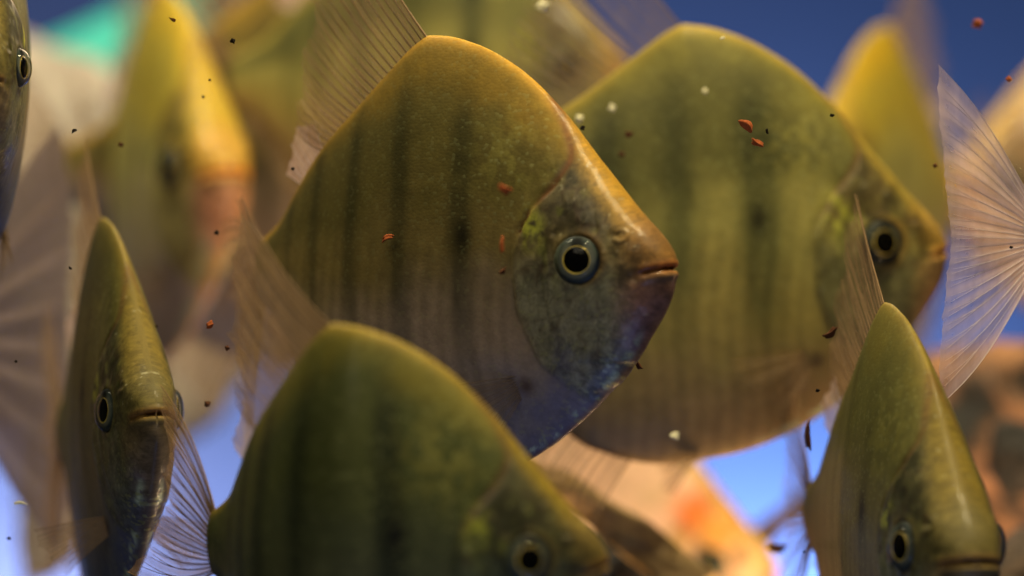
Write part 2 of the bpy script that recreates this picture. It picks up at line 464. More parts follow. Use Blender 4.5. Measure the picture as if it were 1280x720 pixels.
def body_rest(nu, nv):
    s = np.linspace(0, 1, nu)
    uu = s**1.75
    ph = np.linspace(0, 2*math.pi, nv, endpoint=False)
    U, PH = np.meshgrid(uu, ph, indexing='ij')
    t, b = _top_u(U), _bot_u(U)
    zw = np.clip(0.015, b + .35*(t-b), b + .75*(t-b))
    cq = np.cos(PH)
    # even spacing along the flank instead of bunching at the widest line
    q = np.sign(cq) * (1 - (1 - np.abs(cq))**1.0)
    ang = 1 - 2*np.abs(((PH/math.pi) % 2) - 1) * -1
    lin = np.where(PH <= math.pi, 1 - 2*PH/math.pi, -3 + 2*PH/math.pi)     # 1 top .. -1 bottom .. 1
    q = .55*lin + .45*np.sin(lin*math.pi/2)
    z = np.where(q >= 0, zw + q*(t-zw), zw + q*(zw-b))
    y = _wid_u(U) * (1 - np.abs(q)**lerp(2.5, 1.75, sst(.08, .30, U)))**lerp(.62, .72, sst(.08, .30, U))
    side = np.where(PH <= math.pi, -1.0, 1.0)
    return U, y*side, z

def grid_faces(nu, nv):
    f = []
    for i in range(nu-1):
        for j in range(nv):
            j1 = (j+1) % nv
            f.append((i*nv+j, (i+1)*nv+j, (i+1)*nv+j1, i*nv+j1))
    f.append(tuple(range(nv-1, -1, -1))[::-1])
    f.append(tuple((nu-1)*nv + j for j in range(nv))[::-1])
    return f

def body_mesh(parent, pose, L, pal, seed, nu, nv, patch=None, barf=1.0):
    U, Y, Z = body_rest(nu, nv)
    # normals of the plain hull
    P = np.stack([U, Y, Z], -1)
    du = np.gradient(P, axis=0)
    dv = np.roll(P, -1, 1) - np.roll(P, 1, 1)
    N = np.cross(du, dv); N /= np.linalg.norm(N, axis=-1, keepdims=True) + 1e-9
    sgn = np.sign((N[..., 1]*np.sign(Y)).mean()); N *= sgn if sgn else 1
    u, z = U.ravel(), Z.ravel()
    do, so = poly_dist(u, z, OPERC); dp, sp = poly_dist(u, z, PREOP); dn, sn = poly_dist(u, z, NAPE)
    disp = np.zeros_like(u)
    op_u = np.interp(z, [-.30, -.225, -.165, -.07, .03, .105, .155], [.05, .16, .232, .272, .278, .245, .195])
    ins = 1 - sst(-.004, .003, u - op_u)
    disp += .0046*ins*gauss(do, .05)*sst(.20, .13, np.abs(z+.03))
    disp -= .0020*gauss(do, .005)*sst(.35, .65, noise2(u + 2, z + 5, 18, seed + 71))
    pr = np.interp(z, [-.15, -.085, -.01, .055], [.16, .205, .218, .205])
    disp += .0028*(1 - sst(-.004, .004, u - pr))*gauss(dp, .03)*(z < .06)*(z > -.16)
    disp -= .0022*gauss(dn, .006)
    # mouth: slit with lips above and below
    zm = .004 - .26*np.clip(u, 0, .1)
    mm = (1 - sst(.026, .050, u))
    disp -= .0065*gauss(z - zm, .0030)*mm
    disp += .0028*gauss(z - zm - .010, .007)*mm + .0034*gauss(z - zm + .011, .008)*mm
    # corner of the jaw, nostril, bony ridges, eye socket
    disp -= .0035*gauss(np.hypot(u - .052, z + .012), .009)
    disp -= .0050*gauss(np.hypot((u - .085), (z - .062)), .008)
    disp += .0025*gauss(np.hypot((u - .074), (z - .060)) - .010, .004)
    de = np.hypot(u - EYE_U, z - EYE_Z)
    disp += .0024*gauss(de - EYE_R*1.08, .008)
    disp -= .0100*(1 - sst(EYE_R*.8, EYE_R*1.02, de))
    head = 1 - sst(.24, .30, u)
    disp += head*.0018*(noise2(u*.6 + z*.8, z*.6 - u*.8 + 2, 60, seed+2, 3) - .5)*sst(.015, .04, u)
    disp += head*.0012*np.abs(noise2(u*1.6 + 4, z*.7 + 4, 34, seed+6, 2) - .5)*sst(.03, .06, u)
    fade = sst(.01, .06, _top_u(u) - z)
    disp = disp*np.where((u > .05) & (z > .02), fade, 1.0)
    disp += .0012*(noise2(u + 9, z + 9, 14, seed+4, 2) - .5)*fade
    P2 = P.reshape(-1, 3) + N.reshape(-1, 3)*disp[:, None]
    # keep the slit across the very front of the snout
    front = gauss(u, .006)
    P2[:, 0] += .010*front*gauss(z - zm, .004)
    posed = pose(P2)*L
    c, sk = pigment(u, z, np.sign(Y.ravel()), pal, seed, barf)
    if patch:
        for (pu, pz, pr_, pc) in patch:
            m = gauss(np.hypot(u - pu, z - pz), pr_)
            c = c + (np.array(pc) - c)*m[:, None]
    col = np.concatenate([c, np.ones((len(c), 1))], 1)
    skc = np.concatenate([sk, np.ones((len(c), 1))], 1)
    rest = np.stack([u, np.sign(Y.ravel())*0.5, z], 1)
    return mesh_obj('body', posed, grid_faces(nu, nv), M_SKIN, parent,
                    attrs={'pigment': col, 'skin': skc, 'rest': rest})

def eye_build(parent, pose, L, side, pal):
    yc = float(half_width(np.array([EYE_U]), np.array([EYE_Z]))[0]) * side
    # outward direction from the hull slope
    e = .012
    dyu = (float(half_width(np.array([EYE_U+e]), np.array([EYE_Z]))[0]) - float(half_width(np.array([EYE_U-e]), np.array([EYE_Z]))[0]))/(2*e)
    n = Vector((-.26, side, .04)).normalized()
    tz = (Vector((0, 0, 1)) - n*n.z).normalized()
    tu = n.cross(tz)*side
    c0 = Vector((EYE_U, yc, EYE_Z)) - n*.008
    def place(lst):
        return pose([tuple(c0 + tu*a + tz*b + n*h) for a, b, h in lst])*L
    def lathe(prof, ns=36, a0=0, b0=0):
        v = []
        for r, h in prof:
            for j in range(ns):
                th = 2*math.pi*j/ns
                v.append((a0 + r*math.cos(th), b0 + r*math.sin(th), h))
        f = []
        for i in range(len(prof)-1):
            for j in range(ns):
                f.append((i*ns+j, i*ns+(j+1) % ns, (i+1)*ns+(j+1) % ns, (i+1)*ns+j))
        f.append(tuple(range((len(prof)-1)*ns, len(prof)*ns)))
        if side < 0: f = [q[::-1] for q in f]
        return v, f
    r = EYE_R
    # eyeball: cup, rounded shoulder, gently domed iris
    prof = [(r*.96, -.020), (r*1.0, .004), (r*.985, .0095), (r*.94, .0130), (r*.86, .0150), (r*.74, .0160),
            (r*.60, .0172), (r*.50, .0176), (r*.42, .0176), (r*.30, .0176), (r*.05, .0176)]
    v, f = lathe(prof, 40)
    a = np.array(v); rr = np.hypot(a[:, 0], a[:, 1])/r; th = np.arctan2(a[:, 1], a[:, 0])
    dim = {'front': .6, 'green': .35}.get(pal, 1.0)
    silver = np.array([.150, .158, .130])*dim
    c = np.tile(silver, (len(a), 1))
    c = c + (np.array([.055, .075, .070])*dim - c)*sst(.62, .85, rr)[:, None]
    c = c + (np.array([.02, .018, .012]) - c)*sst(.90, .98, rr)[:, None]
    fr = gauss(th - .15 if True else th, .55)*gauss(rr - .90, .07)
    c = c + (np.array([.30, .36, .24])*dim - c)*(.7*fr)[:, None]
    bar = 1.5*gauss(a[:, 0]/r + .02, .24)*(a[:, 1] > .1*r)*(1 - sst(.80, .95, rr))
    c = c + (np.array([.008, .010, .010]) - c)*np.clip(1.3*bar, 0, 1)[:, None]
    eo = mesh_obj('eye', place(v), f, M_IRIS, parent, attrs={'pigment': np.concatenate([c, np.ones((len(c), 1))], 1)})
    pr = r*.54
    v, f = lathe([(pr*1.0, .0165), (pr*.98, .0188), (pr*.88, .0202), (pr*.65, .0214), (pr*.35, .0221), (pr*.05, .0223)], 32)
    mesh_obj('pupil', place(v), f, M_PUPIL, eo)
    v, f = lathe([(r*.93, .0128), (r*.88, .0185), (r*.74, .0245), (r*.52, .0290), (r*.28, .0315), (r*.04, .0322)], 32)
    mesh_obj('cornea', place(v), f, M_CORNEA, eo)
    # thin gold ring round the pupil
    v, f = [], []
    ns, nt = 40, 8
    for i in range(ns):
        th = 2*math.pi*i/ns
        wdt = r*(.010 + .026*max(0, math.cos(th + .9)))
        for j in range(nt):
            q = 2*math.pi*j/nt
            rr_ = pr*1.04 + wdt*math.cos(q)
            v.append((rr_*math.cos(th), rr_*math.sin(th), .0180 + .8*wdt*math.sin(q)))
    for i in range(ns):
        for j in range(nt):
            i1, j1 = (i+1) % ns, (j+1) % nt
            f.append((i*nt+j, i1*nt+j, i1*nt+j1, i*nt+j1))
    mesh_obj('pupil_ring', place(v), f, M_GOLD, eo)
    return eo

def tube(v, f, pts, r0, r1, nrm=None, ns=5):
    base = len(v); n = len(pts)
    for i, p in enumerate(pts):
        p = Vector(p); a = Vector(pts[max(0, i-1)]); b = Vector(pts[min(n-1, i+1)])
        t = (b - a).normalized()
        ref = Vector((0, 1, 0)) if abs(t.y) < .9 else Vector((1, 0, 0))
        s1 = t.cross(ref).normalized(); s2 = t.cross(s1)
        r = lerp(r0, r1, i/(n-1))
        for j in range(ns):
            q = 2*math.pi*j/ns
            v.append(tuple(p + s1*(r*math.cos(q)) + s2*(r*math.sin(q))))
    for i in range(n-1):
        for j in range(ns):
            j1 = (j+1) % ns
            f.append((base+i*ns+j, base+i*ns+j1, base+(i+1)*ns+j1, base+(i+1)*ns+j))

def fin_build(name, parent, pose, L, rays, mat, raymat, ray_r=.0022, nl=14, seed=1, edge_ray=True, ragged=1.0):
    """rays: list of polylines (rest points); the membrane is lofted through them, the rays stand proud of it"""
    nr = len(rays)
    K = nl
    res = []
    for ry in rays:
        ry = np.array(ry, float)
        t = np.linspace(0, 1, len(ry)); tt = np.linspace(0, 1, K)
        res.append(np.stack([np.interp(tt, t, ry[:, k]) for k in range(3)], 1))
    res = np.array(res)                                   # nr, K, 3
    r3 = np.random.default_rng(seed*7 + nr)
    tt0 = np.linspace(0, 1, K)
    for i in range(nr):                                    # uneven, slightly folded and nicked edge
        k_ = 1 + r3.uniform(-.05, .03)*ragged
        res[i] = res[i][0] + (res[i] - res[i][0])*(1 + (k_ - 1)*tt0[:, None]**2)
        res[i][:, 1] += ragged*(.007*tt0**1.5*math.sin(i*.9 + seed) + .004*tt0*math.sin(i*2.3 + seed*2))
        res[i][:, 2] += .003*tt0**2*math.sin(i*1.7 + seed)
    sub = 3
    rows = []; gs = []
    for i in range(nr-1):
        for s in range(sub):
            w = s/sub
            row = res[i]*(1-w) + res[i+1]*w
            if s:                                          # membrane sags between the rays at the free edge
                tt = np.linspace(0, 1, K)[:, None]
                row = row - (row[-1:] - row[:1])*.018*math.sin(math.pi*w)*tt**6
                row[:, 1] += .0012*math.sin(math.pi*w)
            rows.append(row); gs.append((i + w)/(nr-1))
    rows.append(res[-1]); gs.append(1.0)
    rows = np.array(rows)
    nrow = len(rows)
    v = pose(rows.reshape(-1, 3))*L
    fa = np.stack([np.tile(np.linspace(0, 1, K), nrow), np.repeat(gs, K), np.zeros(nrow*K)], 1)
    f = [(i*K+j, (i+1)*K+j, (i+1)*K+j+1, i*K+j+1) for i in range(nrow-1) for j in range(K-1)]
    fin = mesh_obj(name, v, f, mat, parent, attrs={'fin': fa})
    tv, tf = [], []
    ks = int(K*.52)
    for i, ry in enumerate(res):
        r = ray_r*(1.5 if (edge_ray and i == 0) else 1)
        if edge_ray and i in (0, nr-1) or K < 10:
            tube(tv, tf, [tuple(p) for p in pose(ry)*L], r*L, r*L*.28)
            continue
        tube(tv, tf, [tuple(p) for p in pose(ry[:ks+1])*L], r*L, r*L*.6)
        for sgn in (-1, 1):                                # soft rays fork halfway out
            w = np.clip((np.arange(K) - ks)/(K - 1 - ks), 0, 1)[:, None]*.24
            br = (ry*(1-w) + res[i+sgn]*w)[ks:int(K*.95)]
            tube(tv, tf, [tuple(p) for p in pose(br)*L], r*L*.5, r*L*.2, ns=4)
    ro = mesh_obj('fin_rays', tv, tf, raymat, fin); ro['kind'] = 'stuff'
    return fin

def curved(base, tip, sag=(0, 0, 0), n=7):
    b, t, s = np.array(base, float), np.array(tip, float), np.array(sag, float)
    return [b + (t-b)*w + s*math.sin(math.pi*w) for w in np.linspace(0, 1, n)]

def make_fish(name, label, anchor, d, yaw, L, pal='olive', pitch=0, roll=0, bend=0, bend0=.30, bpow=1.0, recurve=0.0, deep=1.0, slim=1.0, ragged=1.0, barf=1.0, seed=1,
              res=(150, 120), fins=('dorsal', 'adipose', 'caudal', 'anal', 'pectoral', 'pelvic'), finmat=None, raymat=None,
              anchor_u=0.0, dorsal_h=.28, dorsal_ang=54, caudal_spread=1.0, caudal_twist=0.0, patch=None, pect_open=0.25,
              caudal_len=1.0, caudal_tilt=0.0, ray_k=1.0, group='banded disc-shaped fish in the shoal'):
    root = bpy.data.objects.new(name, None); COL.objects.link(root)
    root.empty_display_size = .02
    pose = make_pose(bend, bend0, bpow, recurve, deep, slim)
    finmat = finmat or M_FIN; raymat = raymat or M_RAY
    rot = Euler((R(roll), R(-pitch), R(-yaw)), 'XYZ').to_matrix()
    ap = Vector(pose(np.array([[anchor_u, 0, 0.0]]))[0]*L)
    root.location = at(anchor[0], anchor[1], d) - rot @ ap
    root.rotation_euler = rot.to_euler()
    tag(root, label, 'fish', group)
    body_mesh(root, pose, L, pal, seed, res[0], res[1], patch, barf)
    eye_build(root, pose, L, -1, pal); eye_build(root, pose, L, 1, pal)
    T = lambda u: float(_top_u(u)); B = lambda u: float(_bot_u(u))
    if 'dorsal' in fins:
        rays = []; n = 25
        for i in range(n):
            w = i/(n-1)
            u = lerp(.505, .775, w)
            ln = dorsal_h*(1 - w)**.75*.80 + .085
            if i == 0: ln *= .97
            a = R(lerp(dorsal_ang, dorsal_ang*.5, w))
            z0 = T(u) - .006
            rays.append(curved((u, 0, z0), (u + ln*math.cos(a), 0, z0 + ln*math.sin(a)), (.005*(1-w), .002*math.sin(i), -.004), 9))
        fin_build('dorsal_fin', root, pose, L, rays, finmat, raymat, .0015, 16, seed)
    if 'adipose' in fins:
        rays = []
        for i in range(9):
            w = i/8; u = lerp(.775, .845, w)
            ln = .085*(.35 + .65*math.sin(math.pi*min(1, .15 + .75*w)))
            a = R(lerp(60, 25, w))
            rays.append(curved((u, 0, T(u) - .004), (u + ln*math.cos(a), 0, T(u) + ln*math.sin(a)), n=5))
        fin_build('adipose_fin', root, pose, L, rays, M_FIN_PALE, M_RAY_PALE, .0010, 8, seed, False)
    if 'caudal' in fins:
        rays = []; n = 23
        for i in range(n):
            w = -1 + 2*i/(n-1)                                # -1 lower .. 1 upper
            aw = abs(w)
            ln = (.195 + .125*aw**1.7)*caudal_len
            a = w*R(50)*caudal_spread + R(caudal_tilt)
            b0 = np.array((.985 + .012*(1-aw), 0, lerp(_bot_u(1.0), _top_u(1.0), .5 + .46*w)))
            tip = b0 + np.array((ln*math.cos(a), .02*caudal_twist*w, ln*math.sin(a)*1.08))
            rays.append(curved(b0, tip, (.004*aw, .003*math.sin(2.1*i), .030*w*aw), 9))
        fin_build('caudal_fin', root, pose, L, rays, finmat, raymat, .0021*ray_k, 16, seed+1, True, ragged)
    if 'anal' in fins:
        rays = []; n = 24
        for i in range(n):
            w = i/(n-1)
            u = lerp(.60, .945, w); z0 = B(u) + .006
            ln = .045 + .10*(1-w)**2.2
            a = R(lerp(62, 38, w))
            rays.append(curved((u, 0, z0), (u + ln*math.cos(a), 0, z0 - ln*math.sin(a)), (.006, .003*math.sin(i*1.7), 0), 6))
        fin_build('anal_fin', root, pose, L, rays, finmat, raymat, .0018, 10, seed+2)
    for side in (-1, 1):
        if 'pectoral' in fins:
            rays = []; n = 11
            u0, z0 = .275, -.205
            for i in range(n):
                w = i/(n-1)
                zb = z0 + .018*(1-2*w)
                yb = float(half_width(np.array([u0]), np.array([zb]))[0])*side
                ln = .16*(1 - .45*w)
                a = R(lerp(8, 62, w))
                o = pect_open
                tip = (u0 + ln*math.cos(a)*math.cos(o), yb + side*(.006 + ln*math.sin(o)), zb - ln*math.sin(a))
                rays.append(curved((u0, yb - side*.003, zb), tip, (0, side*.008, 0), 6))
            fin_build('pectoral_fin', root, pose, L, rays, M_FIN_CLEAR if pect_open < .3 else finmat, M_RAY_CLEAR if pect_open < .3 else raymat, .0009, 10, seed+3)
        if 'pelvic' in fins:
            rays = []; n = 7
            for i in range(n):
                w = i/(n-1); u = lerp(.475, .50, w); zb = B(u) + .016
                yb = side*(.004 + float(half_width(np.array([u]), np.array([zb]))[0])*.8)
                ln = .10*(1 - .5*w); a = R(lerp(58, 25, w))
                rays.append(curved((u, yb, zb), (u + ln*math.cos(a), yb + side*.012, zb - ln*math.sin(a)), n=5))
            fin_build('pelvic_fin', root, pose, L, rays, finmat, raymat, .0013, 8, seed+4)
    return root

# ---- the shoal -----------------------------------------------------------
NOPAIR = ('dorsal', 'adipose', 'caudal', 'anal', 'pelvic')
make_fish('disc_fish', 'sharp olive-gold fish in the centre, eye ringed with gold, blue throat', (842, 338), .578, 30, .120,
          'olive', bend=30, bend0=.45, seed=3, res=(330, 260), dorsal_h=.30, pect_open=.05, caudal_tilt=-32, caudal_len=.90, caudal_spread=.8)
make_fish('disc_fish', 'large green-gold fish behind the central fish, its eye half hidden by a fin', (1182, 316), .690, -10, .134,
          'green', deep=.965, seed=11, res=(220, 180), dorsal_h=.26, pect_open=.05, finmat=M_FIN_CLEAR, raymat=M_RAY_CLEAR)
make_fish('disc_fish', 'dark green striped fish at the bottom with its tail curled away', (760, 706), .530, -3, .107,
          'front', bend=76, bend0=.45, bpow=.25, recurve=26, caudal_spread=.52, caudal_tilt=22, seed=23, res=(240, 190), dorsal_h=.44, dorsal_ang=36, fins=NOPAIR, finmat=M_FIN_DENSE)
make_fish('disc_fish', 'narrow fish facing the camera at the left, one breast fin spread', (196, 520), .600, 70, .112,
          'brown', pitch=5, slim=.86, deep=1.02, barf=.7, seed=31, res=(240, 190), dorsal_h=.22, pect_open=1.1)
make_fish('disc_fish', 'fish facing the camera at the lower right, tall thin fin on its back', (1222, 706), .545, 80, .119,
          'brown', barf=.5, seed=43, res=(260, 200), dorsal_h=.25, fins=NOPAIR)
make_fish('disc_fish', 'fish cut off by the left edge, only one eye and cheek showing', (-29, 100), .580, 84, .100,
          'brown', pitch=-8, seed=53, res=(200, 160), fins=NOPAIR)
make_fish('disc_fish', 'blurred bright yellow fish with orange snout at the upper left', (288, 218), .800, 66, .145,
          'yellow', seed=61, deep=.97, barf=.6)
make_fish('disc_fish', 'blurred olive fish behind the central fish, only its hind body showing', (640, 215), .880, 5, .145,
          'olive', seed=71, deep=1.04, barf=1.3)
make_fish('disc_fish', 'blurred fish above the central fish, golden forehead cut by the top edge', (790, 95), .830, 10, .125,
          'green', seed=83)
make_fish('disc_fish', 'blurred pale yellow fish at the upper right behind the tail fin', (1010, 235), .900, 122, .128,
          'yellow', seed=91, deep=1.05, barf=.3)
make_fish('disc_fish', 'blurred pinkish fish at the right edge, above the tail fin', (1185, 235), 1.00, 160, .140,
          'pale', seed=97)
make_fish('disc_fish', 'fish leaving the frame at the right, only its fanned tail fin showing', (1286, 300), .615, -36, .128,
          'olive', seed=101, anchor_u=1.0, finmat=M_FIN_PINK, raymat=M_RAY_PALE, caudal_spread=.86, ray_k=.45, ragged=.25)
make_fish('disc_fish', 'fish leaving the frame at the left, only its blurred pink tail fin showing', (-48, 425), .740, 203, .172,
          'pale', seed=107, anchor_u=1.0, finmat=M_FIN_MAUVE, raymat=M_RAY_PALE, caudal_spread=1.05, ray_k=.15, ragged=.2)
make_fish('disc_fish', 'blurred pale pink fish with an orange-red cheek at the bottom', (972, 715), .850, 22, .125,
          'pale', seed=113, patch=[(.20, .15, .045, (.75, .16, .02)), (.13, .10, .05, (.70, .32, .06))])

# ------------------------------------------------------------------ setting
def backdrop():
    k = NT('blue_backdrop')
    tc = k.n('ShaderNodeTexCoord')
    nz = k.noise(tc.outputs['Object'], 2.2, 3, 0.5)
    c = k.mix(nz.outputs[0], (.004, .013, .070), (.008, .026, .120))
    b = k.bsdf(Base_Color=c, Roughness=1.0)
    b.inputs['Specular IOR Level'].default_value = 0.0
    k.l(b.outputs[0], k.out.inputs[0])
    n = 24; v = []; f = []
    for i in range(n+1):
        for j in range(n+1):
            x = -1.6 + 3.2*i/n; z = -1.2 + 2.4*j/n
            v.append((x, 1.0 - .12*(x/1.6)**2, z))
    for i in range(n):
        for j in range(n):
            a = i*(n+1)+j
            f.append((a, a+n+1, a+n+2, a+1))
    o = mesh_obj('backdrop', v, f, k.m); o['kind'] = 'structure'
    return o
backdrop()
area('backdrop_lamp', (0.14, 0.88, -0.29), (0.14, 1.0, -0.17), 0.10, 40.0, (1.0, 0.60, 0.36), 0.06)
area('backdrop_lamp', (-0.28, 0.86, -0.29), (-0.28, 0.98, -0.17), 0.10, 50.0, (1.0, 0.40, 0.18), 0.06)
area('warm_lamp', (0.10, 0.12, -0.20), (0.05, 0.26, -0.08), 0.05, 0.9, (1.0, 0.66, 0.34))

def rock_material(name, c1, c2):
    k = NT(name)
    tc = k.n('ShaderNodeTexCoord')
    nz = k.noise(tc.outputs['Object'], 42, 6, 0.62, 0.6)
    nf = k.noise(tc.outputs['Object'], 140, 4, 0.6)
    c = k.ramp(nz.outputs[0], [(.40, c1), (.62, c2)])
    bp = k.n('ShaderNodeBump'); bp.inputs['Distance'].default_value = .003; k.l(nf.outputs[0], bp.inputs['Height'])
    b = k.bsdf(Base_Color=c, Roughness=0.7)
    k.l(bp.outputs[0], b.inputs['Normal']); k.l(b.outputs[0], k.out.inputs[0])
    return k.m

def rock(name, label, cat, center, size, mat, seed, rot=(0, 0, 0), amp=.35):
    r2 = np.random.default_rng(seed)
    bm = bmesh.new(); bmesh.ops.create_icosphere(bm, subdivisions=5, radius=1)
    dirs = r2.normal(size=(26, 3)); dirs /= np.linalg.norm(dirs, axis=1)[:, None]
    hs = r2.uniform(.72, 1.05, 26)
    for q in bm.verts:
        p = np.array(q.co)
        dd = dirs @ p
        cut = np.min(np.where(dd > .15, hs/np.maximum(dd, .15), 9))
        w = 1.0*min(cut, 1.15)
        w *= 1 + amp*.25*(math.sin(5*p[0] + seed) * math.sin(4*p[1] + 1) * math.sin(6*p[2] + 2)) \
             + .03*math.sin(17*p[0] + 3*p[2]) * math.sin(15*p[1])
        q.co = Vector(p*w)
        q.co.x *= size[0]; q.co.y *= size[1]; q.co.z *= size[2]
    me = bpy.data.meshes.new(name); bm.to_mesh(me); bm.free()
    me.materials.append(mat); me.polygons.foreach_set('use_smooth', [True]*len(me.polygons))
    o = bpy.data.objects.new(name, me); COL.objects.link(o)
    o.location = center; o.rotation_euler = [R(a) for a in rot]
    return tag(o, label, cat)

def wood(name, label, pts, radii, mat, seed):
    """knotty branch swept along points"""
    r2 = np.random.default_rng(seed)
    p = np.array(pts, float); k = np.arange(len(p))
    fs = [pchip(k, p[:, i]) for i in range(3)]; fr = pchip(k, radii)
    n, ns = 60, 28
    t = np.linspace(0, len(p)-1, n)
    v, f = [], []
    for i, q in enumerate(t):
        c = Vector([float(g(q)) for g in fs]); c2 = Vector([float(g(min(q+.02, len(p)-1))) for g in fs]); c1 = Vector([float(g(max(q-.02, 0))) for g in fs])
        tn = (c2 - c1).normalized(); a = tn.cross(Vector((0, 1, .2))).normalized(); b = tn.cross(a)
        r = float(fr(q))
        for j in range(ns):
            th = 2*math.pi*j/ns
            rr = r*(1 + .16*math.sin(3*th + q*2 + seed) + .10*math.sin(7*th + 5*q) + .12*math.sin(q*6.0 + seed))
            v.append(tuple(c + a*rr*math.cos(th) + b*rr*math.sin(th)))
    for i in range(n-1):
        for j in range(ns):
            j1 = (j+1) % ns
            f.append((i*ns+j, i*ns+j1, (i+1)*ns+j1, (i+1)*ns+j))
    f.append(tuple(range(ns))); f.append(tuple(range((n-1)*ns, n*ns))[::-1])
    o = mesh_obj(name, v, f, mat)
    return tag(o, label, 'driftwood')

M_ROCK_PALE = rock_material('stone_beige', (.30, .26, .22), (.48, .42, .36))
M_ROCK_WARM = rock_material('stone_orange', (.004, .002, .001), (.40, .19, .09))
M_WOOD = rock_material('driftwood_dark', (.035, .018, .008), (.11, .055, .022))
M_STONE_D = rock_material('stone_black', (.006, .004, .003), (.020, .013, .008))
M_WOOD_L = rock_material('driftwood_tan', (.22, .12, .03), (.62, .40, .14))

rock('stone', 'large pale beige stone far back on the left', 'stone', at(95, 330, 1.15), (.075, .05, .085), M_ROCK_PALE, 5, (0, 10, 20))
rock('stone', 'rounded orange-brown stone behind the lower right fish', 'stone', at(1275, 585, .86), (.042, .03, .034), M_ROCK_WARM, 8, (0, 20, 10))
rock('stone', 'small cream stone glowing warm behind the left fish', 'stone', at(62, 625, .95), (.012, .010, .030), M_ROCK_PALE, 12, (0, 5, 0))
wood('driftwood', 'tan driftwood root beside the head of the bottom fish',
     [at(600, 585, .72), at(700, 612, .72), at(790, 668, .72), at(870, 745, .71)], [.004, .0042, .005, .006], M_WOOD_L, 2)
rock('stone', 'black shadowed stone under the driftwood root at the bottom', 'stone', at(760, 765, .74), (.021, .016, .022), M_STONE_D, 15, (0, 30, 0))
rock('stone', 'dark brown knobbly stone at the right edge, half hidden', 'stone', at(1278, 575, .80), (.011, .012, .013), M_STONE_D, 21, (20, 40, 0))
wood('driftwood', 'thin brown twig reaching towards the lower right fish',
     [at(930, 690, .92), at(985, 645, .92), at(1050, 608, .93), at(1110, 590, .94)], [.004, .0036, .003, .0025], M_WOOD, 6)
wood('driftwood', 'black driftwood stump in the bottom right corner',
     [at(1225, 790, .72), at(1265, 730, .72), at(1320, 690, .73), at(1380, 680, .74)], [.014, .011, .010, .009], M_WOOD, 9)

def tube_lamp():
    root = bpy.data.objects.new('tube_lamp', None); COL.objects.link(root)
    a, b = at(-60, 165, 1.35), at(260, 20, 1.35)
    root.location = (a+b)/2
    g = plain('teal_glow', (.05, .4, .3), .4, emit=((.08, .62, .42), .75))
    w = plain('lamp_cap', (.03, .05, .05), .4, .2, nscale=30)
    dirv = (b-a).normalized(); half = (b-a).length/2
    def part(name, s0, s1, r, m):
        v, f = [], []
        pts = [tuple(dirv*lerp(s0, s1, i/6)) for i in range(7)]
        tube(v, f, pts, r, r, ns=20)
        f.append(tuple(range(20))[::-1]); f.append(tuple(range(len(v)-20, len(v))))
        mesh_obj(name, v, f, m, root)
    part('glow_tube', -half, half, .021, g)
    part('end_cap', -half-.02, -half+.001, .019, w); part('end_cap', half-.001, half+.02, .019, w)
    tag(root, 'slanting teal glowing tube far back in the upper left corner', 'lamp')
tube_lamp()

# ------------------------------------------------------------------ food bits and bubbles
M_RED = plain('food_red', (.27, .070, .022), .9, spec=.12, nscale=900, namp=.6)
M_BROWN = plain('food_brown', (.07, .026, .012), .9, spec=.12, nscale=900, namp=.6)
M_DARK = plain('food_dark', (.010, .007, .005), .9, spec=.12, nscale=900, namp=.6)
M_PALE = plain('food_pale', (.75, .68, .45), .35, nscale=900)

def crumb(name, label, cat, px, py, d, ln, wd, ang, mat, seed, extra=None):
    r2 = np.random.default_rng(seed)
    s = FRAME_W/1280*d/FOC
    bm = bmesh.new(); bmesh.ops.create_icosphere(bm, subdivisions=3, radius=1)
    off = r2.uniform(0, 6, 6)
    for q in bm.verts:
        p = q.co.copy()
        w = 1 + .22*math.sin(3*p.x + off[0])*math.sin(4*p.y + off[1]) + .20*math.sin(5*p.z + off[2] + 2*p.x) + r2.uniform(-.05, .05)
        p *= w
        q.co = Vector((p.x*ln/2*s, p.y*wd/2*s, p.z*wd/2*s + .12*ln*s*math.sin(1.6*p.x + off[3])*(wd < ln*.7)))
    me = bpy.data.meshes.new(name); bm.to_mesh(me); bm.free(); me.materials.append(mat)
    me.polygons.foreach_set('use_smooth', [True]*len(me.polygons))
    o = bpy.data.objects.new(name, me); COL.objects.link(o)
    o.location = at(px, py, d); o.rotation_euler = (r2.uniform(-.4, .4), R(ang), r2.uniform(-.5, .5))
    return tag(o, label, cat, 'food bits drifting in the water')

